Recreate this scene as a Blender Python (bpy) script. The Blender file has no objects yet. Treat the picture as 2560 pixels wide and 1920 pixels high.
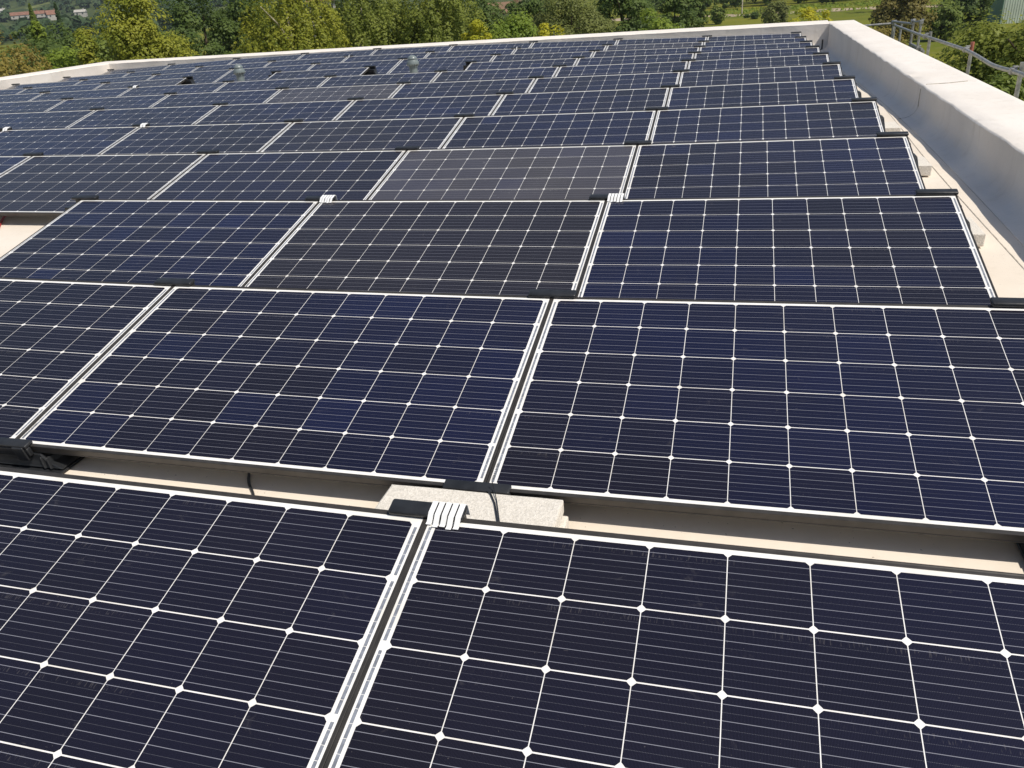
import bpy, bmesh, math, random
import numpy as np
from mathutils import Matrix, Vector

random.seed(7)
rng = np.random.default_rng(7)
scene = bpy.context.scene
COL = scene.collection

# ------------------------------------------------------------------ camera, sky, sun, exposure
cam_d = bpy.data.cameras.new("camera")
cam = bpy.data.objects.new("camera", cam_d)
COL.objects.link(cam)
scene.camera = cam
cam_d.sensor_width = 36.0
cam_d.lens = 36.0 * 2016.89 / 2560.0
cam_d.clip_start = 0.05
cam_d.clip_end = 9000.0
CAM = Vector((0.6102, -0.4472, 1.1966))


def cam_axes(a, b, c):
    ca, sa, cb, sb, cc, sc = math.cos(a), math.sin(a), math.cos(b), math.sin(b), math.cos(c), math.sin(c)
    fwd = Vector((sa * cb, ca * cb, -sb))
    right = Vector((ca, -sa, 0))
    up = right.cross(fwd)
    return cc * right + sc * up, -sc * right + cc * up, fwd


_r, _u, _f = cam_axes(math.radians(-16.52832), math.radians(26.34375), math.radians(-4.30248))
cam.matrix_world = Matrix(((_r.x, _u.x, -_f.x, CAM.x), (_r.y, _u.y, -_f.y, CAM.y), (_r.z, _u.z, -_f.z, CAM.z), (0, 0, 0, 1)))

SUN_EL = math.radians(56.0)
SUN_AZ = math.radians(110.0)          # clockwise from +Y
to_sun = Vector((math.sin(SUN_AZ) * math.cos(SUN_EL), math.cos(SUN_AZ) * math.cos(SUN_EL), math.sin(SUN_EL)))
world = bpy.data.worlds.new("World")
scene.world = world
world.use_nodes = True
wn = world.node_tree
wn.nodes.clear()
sky = wn.nodes.new("ShaderNodeTexSky")
sky.sky_type = 'NISHITA'
sky.sun_disc = False
sky.sun_elevation = SUN_EL
sky.sun_rotation = SUN_AZ
sky.air_density = 1.0
sky.dust_density = 1.3
bg = wn.nodes.new("ShaderNodeBackground")
bg.inputs["Strength"].default_value = 0.095
wo = wn.nodes.new("ShaderNodeOutputWorld")
wn.links.new(sky.outputs[0], bg.inputs[0])
wn.links.new(bg.outputs[0], wo.inputs[0])

sun_d = bpy.data.lights.new("sun", 'SUN')
sun_d.energy = 4.55
sun_d.angle = math.radians(0.5)
sun_d.color = (1.0, 0.935, 0.835)
sun = bpy.data.objects.new("sun", sun_d)
COL.objects.link(sun)
sun.rotation_euler = to_sun.to_track_quat('Z', 'Y').to_euler()

vs = scene.view_settings
vs.view_transform = 'Standard'
vs.look = 'None'
vs.exposure = 0.0
vs.gamma = 1.0
vs.use_curve_mapping = False
scene.cycles.max_bounces = 6
scene.cycles.diffuse_bounces = 3
scene.cycles.glossy_bounces = 3
scene.cycles.transmission_bounces = 2
scene.cycles.volume_bounces = 0

# ------------------------------------------------------------------ helpers


class NT:
    """small wrapper to wire a node material"""

    def __init__(self, name):
        self.m = bpy.data.materials.new(name)
        self.m.use_nodes = True
        self.t = self.m.node_tree
        self.t.nodes.clear()
        self.out = self.t.nodes.new("ShaderNodeOutputMaterial")

    def n(self, typ, **kw):
        nd = self.t.nodes.new(typ)
        for k, v in kw.items():
            setattr(nd, k, v)
        return nd

    def set(self, sock, v):
        if hasattr(v, "is_linked"):
            self.t.links.new(v, sock)
        elif isinstance(v, (tuple, list)) and len(v) == 3 and sock.type == 'RGBA':
            sock.default_value = (*v, 1)
        else:
            sock.default_value = v

    def math(self, op, a, b=0.0, c=None, clamp=False):
        nd = self.n("ShaderNodeMath", operation=op, use_clamp=clamp)
        self.set(nd.inputs[0], a)
        self.set(nd.inputs[1], b)
        if c is not None:
            self.set(nd.inputs[2], c)
        return nd.outputs[0]

    def mix(self, f, a, b):
        nd = self.n("ShaderNodeMix", data_type='RGBA')
        self.set(nd.inputs[0], f)
        self.set(nd.inputs[6], a)
        self.set(nd.inputs[7], b)
        return nd.outputs[2]

    def noise(self, vec, scale, detail=3, rough=0.55, dist=0.0):
        nd = self.n("ShaderNodeTexNoise")
        if vec is not None:
            self.t.links.new(vec, nd.inputs["Vector"])
        nd.inputs["Scale"].default_value = scale
        nd.inputs["Detail"].default_value = detail
        nd.inputs["Roughness"].default_value = rough
        nd.inputs["Distortion"].default_value = dist
        return nd.outputs[0]

    def ramp(self, v, lo, hi):
        nd = self.n("ShaderNodeMapRange")
        nd.interpolation_type = 'SMOOTHSTEP'
        self.set(nd.inputs[0], v)
        nd.inputs[1].default_value = lo
        nd.inputs[2].default_value = hi
        return nd.outputs[0]

    def pos(self):
        return self.n("ShaderNodeNewGeometry").outputs["Position"]

    def obj(self):
        return self.n("ShaderNodeTexCoord").outputs["Object"]

    def vscale(self, v, s):
        nd = self.n("ShaderNodeVectorMath", operation='MULTIPLY')
        self.t.links.new(v, nd.inputs[0])
        nd.inputs[1].default_value = s
        return nd.outputs[0]

    def bump(self, h, strength, dist):
        nd = self.n("ShaderNodeBump")
        nd.inputs["Strength"].default_value = strength
        nd.inputs["Distance"].default_value = dist
        self.t.links.new(h, nd.inputs["Height"])
        return nd.outputs[0]

    def bsdf(self, color, rough=0.5, metal=0.0, ior=1.45, normal=None, spec=None):
        b = self.n("ShaderNodeBsdfPrincipled")
        self.set(b.inputs["Base Color"], color)
        self.set(b.inputs["Roughness"], rough)
        self.set(b.inputs["Metallic"], metal)
        b.inputs["IOR"].default_value = ior
        if spec is not None:
            b.inputs["Specular IOR Level"].default_value = spec
        if normal is not None:
            self.t.links.new(normal, b.inputs["Normal"])
        return b

    def done(self, shader):
        self.t.links.new(shader, self.out.inputs["Surface"])
        return self.m


def plain(name, color, rough=0.5, metal=0.0, var=0.12, scale=20, bump=0.0, bscale=60):
    t = NT(name)
    p = t.obj()
    v = t.noise(p, scale, 4)
    c = t.mix(t.ramp(v, 0.3, 0.7), tuple(x * (1 - var) for x in color), tuple(min(1, x * (1 + var)) for x in color))
    nrm = t.bump(t.noise(p, bscale, 3), bump, 0.004) if bump else None
    return t.done(t.bsdf(c, rough, metal, normal=nrm).outputs[0])


class MB:
    """collects faces for one mesh"""

    def __init__(self):
        self.v = []
        self.f = []

    def add(self, verts, faces):
        o = len(self.v)
        self.v += [tuple(v) for v in verts]
        self.f += [tuple(i + o for i in f) for f in faces]
        return self

    def box(self, x0, x1, y0, y1, z0, z1):
        return self.add([(x0, y0, z0), (x1, y0, z0), (x1, y1, z0), (x0, y1, z0), (x0, y0, z1), (x1, y0, z1), (x1, y1, z1), (x0, y1, z1)],
                        [(0, 3, 2, 1), (4, 5, 6, 7), (0, 1, 5, 4), (1, 2, 6, 5), (2, 3, 7, 6), (3, 0, 4, 7)])

    def loft(self, rings, cap=True):
        """rings: lists of equally many points"""
        n = len(rings[0])
        vs_ = [p for r in rings for p in r]
        fs = []
        for i in range(len(rings) - 1):
            for j in range(n):
                a, b = i * n + j, i * n + (j + 1) % n
                fs.append((a, b, b + n, a + n))
        if cap:
            fs.append(tuple(range(n - 1, -1, -1)))
            fs.append(tuple(range((len(rings) - 1) * n, len(rings) * n)))
        return self.add(vs_, fs)

    def tube(self, pts, rad, seg=8, cap=True):
        pts = [Vector(p) for p in pts]
        if not isinstance(rad, (list, tuple)):
            rad = [rad] * len(pts)
        rings = []
        ref = None
        for i, p in enumerate(pts):
            d = (pts[min(i + 1, len(pts) - 1)] - pts[max(i - 1, 0)]).normalized()
            if ref is None:
                ref = Vector((0, 0, 1)) if abs(d.z) < 0.9 else Vector((1, 0, 0))
            a = (ref - d * ref.dot(d)).normalized()
            ref = a
            b = d.cross(a)
            rings.append([p + (a * math.cos(2 * math.pi * k / seg) + b * math.sin(2 * math.pi * k / seg)) * rad[i] for k in range(seg)])
        return self.loft(rings, cap)

    def lathe(self, prof, cx=0, cy=0, seg=20):
        rings = [[(cx + r * math.cos(2 * math.pi * k / seg), cy + r * math.sin(2 * math.pi * k / seg), z) for k in range(seg)] for r, z in prof]
        return self.loft(rings)

    def mesh(self, name, mat=None, smooth=False, bevel=0.0, bseg=2):
        me = bpy.data.meshes.new(name)
        me.from_pydata(self.v, [], self.f)
        if bevel:
            bm = bmesh.new()
            bm.from_mesh(me)
            bmesh.ops.recalc_face_normals(bm, faces=bm.faces)
            bmesh.ops.bevel(bm, geom=list(bm.edges), offset=bevel, segments=bseg, profile=0.5, affect='EDGES', clamp_overlap=True)
            bm.to_mesh(me)
            bm.free()
        else:
            bm = bmesh.new()
            bm.from_mesh(me)
            bmesh.ops.recalc_face_normals(bm, faces=bm.faces)
            bm.to_mesh(me)
            bm.free()
        if smooth:
            me.polygons.foreach_set("use_smooth", [True] * len(me.polygons))
            try:
                me.set_sharp_from_angle(angle=math.radians(40))
            except Exception:
                pass
        if mat:
            me.materials.append(mat)
        me.update()
        return me


def link(name, data, parent=None, **props):
    o = bpy.data.objects.new(name, data)
    COL.objects.link(o)
    if parent is not None:
        o.parent = parent
    for k, v in props.items():
        o[k] = v
    return o


def thing(name, label, cat, loc=(0, 0, 0), group=None, data=None):
    o = link(name, data)
    o.location = loc
    o["label"] = label
    o["category"] = cat
    if group:
        o["group"] = group
    return o


ORD = ["", "first", "second", "third", "fourth", "fifth", "sixth", "seventh", "eighth", "ninth", "tenth", "eleventh", "twelfth"]

# ------------------------------------------------------------------ array geometry (metres)
S = 0.15875            # cell pitch
PW = 1.64512           # panel pitch along a row
PITCH = 1.377285       # row pitch
TH = math.radians(12.19274)
H0 = 0.100             # near glass edge above roof
XO = [0.000000, 0.000000, -0.001982, -0.006223, -0.006438, -0.012860, -0.020677, -0.015292, -0.019952, -0.021759, -0.020624, -0.023996, -0.025829]      # XO[row], rows 1..12
EXPO = [(i, j) for i in range(5) for j in range(5) if 0 < i + j <= 4 and i + j != 1]
CZ = [-0.09432851, -0.05897717, 0.11349622, 0.10185371, -0.24529942, 0.06450926, -0.02717423, -0.23723518, 0.07746529, -0.00807282, 0.09019271, 0.08083551]


def zpan(x, y):
    """height of a row's near cell edge: the roof is gently cambered towards its drains"""
    x = max(x, -3 - 0.8 * max(y, 0.0))
    y = max(y, -1.0)
    X = (x + 5) / 8
    Y = (y - 7) / 8
    return sum(c * X ** i * Y ** j for (i, j), c in zip(EXPO, CZ))


def zroof(x, y):
    return zpan(x, y) - H0


GROUND = -8.0
ROWS = {1: range(0, -2, -1), 2: range(0, -3, -1), 3: range(0, -3, -1), 4: range(0, -5, -1), 5: range(0, -5, -1), 6: range(0, -6, -1), 7: range(0, -7, -1),
        8: range(0, -8, -1), 9: [0, -1, -2, -4, -6, -7, -8], 10: range(0, -9, -1), 11: range(0, -9, -1), 12: range(0, -9, -1)}

# ------------------------------------------------------------------ materials


def mat_roof():
    t = NT("roof_membrane")
    p = t.pos()
    a = t.noise(p, 1.1, 5, 0.6)
    b = t.noise(p, 14, 4, 0.6)
    c = t.mix(t.ramp(a, 0.35, 0.7), (0.80, 0.72, 0.615), (0.73, 0.645, 0.54))
    c = t.mix(t.math('MULTIPLY', t.ramp(b, 0.5, 0.8), 0.35), c, (0.66, 0.58, 0.48))
    sp = t.noise(p, 95, 1)
    c = t.mix(t.math('MULTIPLY', t.ramp(sp, 0.76, 0.80), 0.75), c, (0.12, 0.10, 0.08))
    nrm = t.bump(t.noise(p, 6, 4), 0.25, 0.01)
    return t.done(t.bsdf(c, 0.55, normal=nrm, spec=0.35).outputs[0])


def mat_parapet():
    t = NT("parapet_membrane")
    p = t.pos()
    a = t.noise(p, 1.6, 5, 0.6)
    c = t.mix(t.ramp(a, 0.35, 0.7), (0.80, 0.748, 0.685), (0.75, 0.693, 0.625))
    st = t.noise(t.vscale(p, (9, 9, 1.2)), 1.0, 4, 0.65)
    c = t.mix(t.math('MULTIPLY', t.ramp(st, 0.52, 0.8), 0.34), c, (0.50, 0.44, 0.36))
    sp = t.noise(p, 60, 1)
    c = t.mix(t.math('MULTIPLY', t.ramp(sp, 0.78, 0.81), 0.5), c, (0.3, 0.26, 0.22))
    h = t.math('ADD', t.noise(p, 3.2, 4), t.math('MULTIPLY', t.noise(p, 22, 3), 0.25))
    return t.done(t.bsdf(c, 0.6, normal=t.bump(h, 0.55, 0.02), spec=0.3).outputs[0])


def mat_cell():
    t = NT("solar_cell_silicon")
    oi = t.n("ShaderNodeObjectInfo")
    o = t.obj()
    sep = t.n("ShaderNodeSeparateXYZ")
    t.t.links.new(o, sep.inputs[0])
    y = sep.outputs[1]
    x = sep.outputs[0]
    k = 0.0312
    fr = t.math('SUBTRACT', t.math('FRACT', t.math('ADD', t.math('DIVIDE', y, k), 10.5)), 0.5)
    bus = t.math('LESS_THAN', t.math('MULTIPLY', t.math('ABSOLUTE', fr), k), 0.00062)
    fr2 = t.math('SUBTRACT', t.math('FRACT', t.math('ADD', t.math('DIVIDE', y, k), 10.0)), 0.5)
    mid = t.math('LESS_THAN', t.math('MULTIPLY', t.math('ABSOLUTE', fr2), k), 0.0004)
    dot = t.math('LESS_THAN', t.math('FRACT', t.math('DIVIDE', x, 0.0026)), 0.6)
    mid = t.math('MULTIPLY', mid, t.math('MULTIPLY', dot, t.math('LESS_THAN', t.math('ABSOLUTE', y), 0.0624)))
    fin = t.math('LESS_THAN', t.math('FRACT', t.math('DIVIDE', x, 0.0023)), 0.22)
    p = t.pos()
    big = t.noise(p, 3.0, 3)
    base = oi.outputs["Color"]
    base = t.mix(t.math('MULTIPLY', t.ramp(big, 0.35, 0.75), 0.35), base, (0.010, 0.009, 0.014))
    base = t.mix(t.math('MULTIPLY', fin, 0.10), base, (0.13, 0.13, 0.24))
    base = t.mix(t.math('MULTIPLY', mid, 0.22), base, (0.40, 0.41, 0.45))
    base = t.mix(t.math('MULTIPLY', bus, 0.52), base, (0.42, 0.43, 0.49))
    # dust, boot scuffs, finger marks on the glass, plus sheen painted into farther rows
    film_sheen = t.math('MULTIPLY', oi.outputs["Alpha"], t.math('ADD', 0.55, t.noise(p, 2.3, 4)))
    sm = t.ramp(t.noise(p, 9, 5, 0.7, 1.2), 0.62, 0.80)
    sm2 = t.ramp(t.noise(t.vscale(p, (70, 9, 9)), 1.0, 4, 0.7, 0.6), 0.70, 0.80)
    gate = t.ramp(t.noise(p, 1.7, 2), 0.50, 0.64)
    scr = t.ramp(t.noise(t.vscale(p, (16, 150, 150)), 1.0, 2, 0.5, 2.0), 0.73, 0.78)
    grit = t.ramp(t.noise(p, 210, 1), 0.77, 0.80)
    dust_sheen = t.math('ADD', film_sheen, t.math('MULTIPLY', sm, 0.10))
    dust_sheen = t.math('ADD', dust_sheen, t.math('MULTIPLY', t.math('MULTIPLY', sm2, gate), 0.14))
    dust_sheen = t.math('ADD', dust_sheen, t.math('MULTIPLY', t.math('MULTIPLY', scr, gate), 0.18))
    band = t.math('LESS_THAN', t.math('ABSOLUTE', t.math('SUBTRACT', y, 0.058)), 0.0075)
    tick = t.ramp(t.noise(t.vscale(p, (330, 40, 40)), 1.0, 1), 0.58, 0.66)
    tgate = t.ramp(t.noise(p, 1.1, 2), 0.50, 0.60)
    dust_sheen = t.math('ADD', dust_sheen, t.math('MULTIPLY', t.math('MULTIPLY', t.math('MULTIPLY', band, tick), tgate), 0.07))
    dust_sheen = t.math('ADD', dust_sheen, t.math('MULTIPLY', grit, 0.12), clamp=True)
    base = t.mix(dust_sheen, base, (0.42, 0.39, 0.36))
    rough = t.math('ADD', 0.16, t.math('MULTIPLY', dust_sheen, 0.8))
    return t.done(t.bsdf(base, rough, ior=1.42).outputs[0])


def mat_backsheet():
    t = NT("white_backsheet")
    p = t.pos()
    c = t.mix(t.ramp(t.noise(p, 7, 4), 0.4, 0.8), (0.84, 0.83, 0.80), (0.72, 0.69, 0.63))
    return t.done(t.bsdf(c, 0.22, ior=1.45).outputs[0])


def mat_concrete():
    t = NT("concrete")
    p = t.obj()
    a = t.noise(p, 140, 3, 0.7)
    b = t.noise(p, 24, 4, 0.6)
    c = t.mix(t.ramp(a, 0.35, 0.65), (0.62, 0.58, 0.51), (0.76, 0.715, 0.64))
    c = t.mix(t.math('MULTIPLY', t.ramp(b, 0.55, 0.75), 0.25), c, (0.36, 0.34, 0.30))
    sp = t.ramp(t.noise(p, 320, 1), 0.68, 0.74)
    c = t.mix(t.math('MULTIPLY', sp, 0.45), c, (0.22, 0.21, 0.18))
    return t.done(t.bsdf(c, 0.9, normal=t.bump(a, 0.9, 0.004), spec=0.2).outputs[0])


def mat_leaf(name, c1, c2, trans=0.38, scale=0.9):
    t = NT(name)
    p = t.pos()
    n1 = t.noise(p, scale, 4, 0.6)
    n2 = t.noise(p, 9.0, 2)
    f = t.math('ADD', t.math('MULTIPLY', t.ramp(n1, 0.36, 0.64), 0.6), t.math('MULTIPLY', t.ramp(n2, 0.3, 0.7), 0.4), clamp=True)
    c1 = tuple(v * 1.55 for v in c1)
    c2 = tuple(v * 1.55 for v in c2)
    c = t.mix(f, c1, c2)
    b = t.bsdf(c, 0.55, spec=0.25)
    tr = t.n("ShaderNodeBsdfTranslucent")
    t.t.links.new(t.mix(0.5, c, tuple(min(1, v * 1.5) for v in c2)), tr.inputs[0])
    mx = t.n("ShaderNodeMixShader")
    mx.inputs[0].default_value = trans
    t.t.links.new(b.outputs[0], mx.inputs[1])
    t.t.links.new(tr.outputs[0], mx.inputs[2])
    return t.done(mx.outputs[0])


M_ROOF = mat_roof()
M_PAR = mat_parapet()
M_CELL = mat_cell()
M_BACK = mat_backsheet()
M_CONC = mat_concrete()
M_FRAME = plain("black_anodised_aluminium", (0.050, 0.046, 0.042), 0.42, 0.25, 0.15, 30)
M_PLAST = plain("black_plastic", (0.020, 0.0215, 0.024), 0.40, 0, 0.25, 25, 0.15, 90)
M_TAPE = plain("white_tape", (0.85, 0.85, 0.84), 0.5, 0, 0.04, 40)
M_RIB = plain("tinned_ribbon", (0.27, 0.29, 0.33), 0.45, 0.3, 0.25, 60)
M_PRINT = plain("black_print", (0.02, 0.02, 0.02), 0.5)
M_STEEL = plain("galvanised_steel", (0.30, 0.30, 0.29), 0.48, 0.45, 0.30, 16, 0.1, 60)
M_RUST = plain("red_painted_steel", (0.36, 0.12, 0.085), 0.6, 0, 0.25, 18)
M_PIPE = plain("grey_plastic", (0.17, 0.20, 0.20), 0.32, 0, 0.08, 12)
M_RED = plain("red_cable_sheath", (0.52, 0.035, 0.03), 0.4)
M_SEAM = plain("dirty_seam", (0.42, 0.38, 0.32), 0.8, 0, 0.3, 20)
M_RENDER = plain("grey_render", (0.42, 0.40, 0.37), 0.9, 0, 0.1, 3)
M_BARK = plain("bark", (0.10, 0.075, 0.05), 0.9, 0, 0.35, 9, 0.5, 30)
M_BIRCH = plain("birch_bark", (0.50, 0.45, 0.36), 0.8, 0, 0.35, 6, 0.4, 30)

# ------------------------------------------------------------------ roof and parapets
XW = 2.10          # inner face of the right parapet
XL = -13.36        # inner face of the left parapet
YF = 16.30         # inner face of the far parapet
xs = np.concatenate([np.linspace(XL - 0.05, -4, 24), np.linspace(-3.7, XW + 0.03, 24)])
ys = np.linspace(-4.0, YF + 0.05, 60)
mb = MB()
vv = [(float(x), float(y), zroof(float(x), float(y))) for y in ys for x in xs]
ff = []
nx = len(xs)
for j in range(len(ys) - 1):
    for i in range(nx - 1):
        a = j * nx + i
        ff.append((a, a + 1, a + 1 + nx, a + nx))
mb.add(vv, ff)
link("roof", mb.mesh("roof", M_ROOF, smooth=True), kind="structure")


def strip(pts, w, h, name, mat, parent=None, **kw):
    """thin ribbon lying along a polyline of surface points (x, y, z)"""
    m = MB()
    P = [Vector(p) for p in pts]
    rings = []
    for i, p in enumerate(P):
        d = (P[min(i + 1, len(P) - 1)] - P[max(i - 1, 0)]).normalized()
        s = d.cross(Vector((0, 0, 1)))
        if s.length < 1e-4:
            s = Vector((0, 1, 0))
        s.normalize()
        n = s.cross(d).normalized()
        rings.append([p - s * w / 2 - n * 0.004, p + s * w / 2 - n * 0.004, p + s * w / 2 + n * h, p - s * w / 2 + n * h])
    m.loft(rings)
    return link(name, m.mesh(name, mat), parent, **kw)


# lap seam of the roof membrane running beside the right parapet, and a cross lap
seam = [(1.885 + 0.02 * math.sin(y * 0.9) + 0.012 * max(0, y - 6) * 0.6, y, zroof(1.9, y)) for y in np.linspace(-3, 15.9, 60)]
strip(seam, 0.005, 0.0015, "roof_seam", M_SEAM, kind="structure")


def parapet(name, label, path, tops, outs, base_fn, drop=GROUND):
    """wall whose inner face follows path [(x, y)], with membrane cove, ragged top edge and an outer face down to the ground.
    tops: (inner z, outer z) per path point; outs: outer (x, y) per path point"""
    n = len(path)
    rings = []
    for i, ((x, y), (zi, zo), (ox, oy)) in enumerate(zip(path, tops, outs)):
        d = Vector((ox - x, oy - y, 0)).normalized()
        zb = base_fn(x, y)
        j1 = 0.0045 * math.sin(i * 1.9) + 0.0035 * math.sin(i * 0.83 + 1) + 0.002 * random.uniform(-1, 1)
        j2 = 0.003 * math.sin(i * 2.3 + 2) + 0.002 * random.uniform(-1, 1)
        prof = [(-0.135, zb + 0.002), (-0.10, zb + 0.006), (-0.065, zb + 0.018), (-0.036, zb + 0.040), (-0.016, zb + 0.070), (-0.005 + j2 * 0.4, zb + 0.105), (0.0, (zb + zi) / 2 + 0.02), (-0.002 + j1 * 0.6, zi - 0.030),
                (-0.005 + j1, zi - 0.010 + j2), (0.001 + j1, zi - 0.003 + j2), (0.008 + j1, zi + 0.001)]
        pts = [Vector((x, y, 0)) + d * o + Vector((0, 0, z)) for o, z in prof]
        L = (Vector((ox, oy, 0)) - Vector((x, y, 0))).length
        for q in (0.3, 0.6, 0.85):
            pts.append(Vector((x, y, 0)) + d * (L * q) + Vector((0, 0, zi + (zo - zi) * q + 0.0015 * math.sin(i * 1.1 + q * 9))))
        pts += [Vector((ox, oy, zo)) - d * 0.02, Vector((ox, oy, zo - 0.006)) - d * 0.004, Vector((ox, oy, zo - 0.03)), Vector((ox, oy, drop - 0.5)), Vector((x, y, drop - 0.5)) + d * 0.1]
        rings.append(pts)
    m = MB()
    m.loft(rings)
    return thing(name, label, "wall", data=m.mesh(name, M_PAR, smooth=True))


ry = np.linspace(-3.5, YF, 110)
zt = lambda y: 0.196 - 0.0018 * (y - 4.5) if y > 4.5 else 0.196 + 0.001 * (4.5 - y)
xr = lambda y: XW - 0.0022 * max(0, y - 4)
right_wall = parapet("parapet_wall", "long white membrane parapet along the right edge, beside the scaffold rail", [(xr(y), float(y)) for y in ry],
                     [(zt(y), zt(y) + 0.004) for y in ry], [(2.585 - 0.004 * max(0, y - 5), float(y)) for y in ry], zroof)
fx = np.linspace(XL, xr(YF) , 70)
far_wall = parapet("parapet_wall", "far white parapet behind the last row of panels, backed by trees", [(float(x), YF) for x in fx],
                   [(0.175 + 0.010 * (1 - i / 69), 0.20) for i in range(70)], [(float(x) + (0.0 if i else -0.47), YF + 0.50) for i, x in enumerate(fx)], zroof)
ly = np.linspace(YF, 3.0, 50)
left_wall = parapet("parapet_wall", "short white parapet at the far left, angling towards the camera", [(XL, float(y)) for y in ly],
                    [(0.185, 0.20)] * 50, [(XL - 0.47, float(y) + (0.5 if i == 0 else 0)) for i, y in enumerate(ly)], zroof)
# block closing the right-hand corner of the parapet
m = MB().box(xr(YF) - 0.0, 2.539, YF, YF + 0.50, GROUND - 0.5, 0.179)
link("corner_block", m.mesh("corner_block", M_PAR, bevel=0.012), far_wall)
# laps of membrane across the right parapet
ys_ = 7.46
zb_ = zroof(XW, ys_)
strip([(xr(ys_) - 0.006, ys_, zb_ + 0.06), (xr(ys_) - 0.0075, ys_, zb_ + 0.12), (xr(ys_) - 0.0075, ys_, zt(ys_) - 0.03)], 0.003, 0.002, "membrane_lap", M_SEAM, right_wall)
strip([(xr(ys_) + 0.03, ys_, zt(ys_) + 0.004), (2.3, ys_ + 0.03, zt(ys_) + 0.005), (2.46, ys_ + 0.1, zt(ys_) + 0.006)], 0.005, 0.002, "membrane_lap", M_SEAM, right_wall)
strip([(xr(ys_) + d, ys_ - 0.02 + (d + 0.135) * 0.1, zb_ + z + 0.0005) for d, z in ((-0.16, 0.0), (-0.135, 0.002), (-0.10, 0.006), (-0.065, 0.018), (-0.036, 0.040), (-0.016, 0.070), (-0.006, 0.105))], 0.003, 0.0015, "membrane_lap", M_SEAM, right_wall)
# dark outlet flashing in the far corner
m = MB().box(-0.012, 0.012, -0.02, 0.0, 0, 0.17).box(-0.10, 0.012, -0.06, 0.0, -0.004, 0.012)
t_ = thing("overflow_outlet", "small dark overflow outlet in the far right corner of the roof", "drain", (xr(YF) - 0.10, YF - 0.085, zroof(1.97, YF - .085)), data=m.mesh("overflow_outlet", M_PLAST))

# building under the roof
m = MB().box(XL + 0.2, XW - 0.1, -4.0, -3.9, GROUND - 0.5, zroof(0, -4) - 0.02)
m.box(XL + 0.2, XW - 0.1, -3.9, YF, zroof(0, 8) - 0.9, zroof(0, 8) - 0.8)
bld = thing("building", "pale building body below the flat white roof", "building", data=m.mesh("building", M_RENDER))

# ------------------------------------------------------------------ solar panels
GX = 0.0295      # half joint: cell edge to joint centre
FX0, FX1 = -GX + 0.0015, 10 * S + GX - 0.0015
FY0, FY1 = -0.0245, 6 * S + 0.0245
LIP = 0.0085
ring_o = [(FX0, FY0), (FX1, FY0), (FX1, FY1), (FX0, FY1)]


def inset(r, d):
    e = d * 1.6 if d > 0.004 else d          # the long frame bars have the wider lip
    return [(r[0][0] + d, r[0][1] + e), (r[1][0] - d, r[1][1] + e), (r[2][0] - d, r[2][1] - e), (r[3][0] + d, r[3][1] - e)]


def z_(r, z):
    return [(x, y, z) for x, y in r]


m = MB()
rings = [z_(inset(ring_o, 0.018), -0.0250), z_(ring_o, -0.0250), z_(ring_o, -0.0222), z_(inset(ring_o, 0.0010), -0.0215), z_(inset(ring_o, 0.0010), -0.0195), z_(ring_o, -0.0188),
         z_(ring_o, 0.0006), z_(inset(ring_o, 0.0012), 0.0018), z_(inset(ring_o, 0.0040), 0.0018), z_(inset(ring_o, 0.0041), 0.0012), z_(inset(ring_o, LIP - 0.0006), 0.0012), z_(inset(ring_o, LIP), 0.0006), z_(inset(ring_o, LIP), -0.006)]
m.loft(rings, cap=False)
ME_FRAME = m.mesh("frame", M_FRAME)
r2 = inset(ring_o, LIP - 0.001)
m = MB()
m.loft([z_(r2, -0.0055), z_(r2, 0.0)])
ME_BACK = m.mesh("backsheet", M_BACK)
cw, ch, cf = (S - 0.0021) / 2, (S - 0.0030) / 2, 0.0078
octo = [(-cw + cf, -ch), (cw - cf, -ch), (cw, -ch + cf), (cw, ch - cf), (cw - cf, ch), (-cw + cf, ch), (-cw, ch - cf), (-cw, -ch + cf)]
m = MB()
m.loft([[(x, y, -0.0004) for x, y in octo], [(x, y, 0.0003) for x, y in octo]])
ME_CELL = m.mesh("solar_cell", M_CELL)


def ribbon(side):
    m = MB()
    x0 = -0.0135 if side == 0 else 10 * S + 0.0075
    if side == 0:
        spans = [(0.05, 1.93), (2.07, 3.93), (4.07, 5.93)]
    else:
        spans = [(0.12, 0.97), (1.05, 2.95), (3.05, 4.95), (5.05, 5.9)]
    for a, b in spans:
        y = a * S
        while y < b * S - 0.005:
            y2 = min(y + 0.0275, b * S)
            m.box(x0 - 0.0005, x0 + 0.0065, y, y2, 0.0, 0.0004)
            y = y2 + 0.0012
    return m.mesh("ribbon", M_RIB)


ME_RIB = [ribbon(0), ribbon(1)]

# printed serial number on the white margin (near panels only)
cu = bpy.data.curves.new("serial", 'FONT')
cu.body = "10828 K1 01030"
cu.size = 0.011
tmp = bpy.data.objects.new("serial_tmp", cu)
COL.objects.link(tmp)
bpy.context.view_layer.update()
ME_SER = bpy.data.meshes.new_from_object(tmp.evaluated_get(bpy.context.evaluated_depsgraph_get()))
bpy.data.objects.remove(tmp)
ME_SER.transform(Matrix.Translation((-0.009, 0.010, 0.0006)) @ Matrix.Rotation(math.pi / 2, 4, 'Z'))
ME_SER.materials.clear()
ME_SER.materials.append(M_PRINT)
ME_SER.name = "serial_print"

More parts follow.
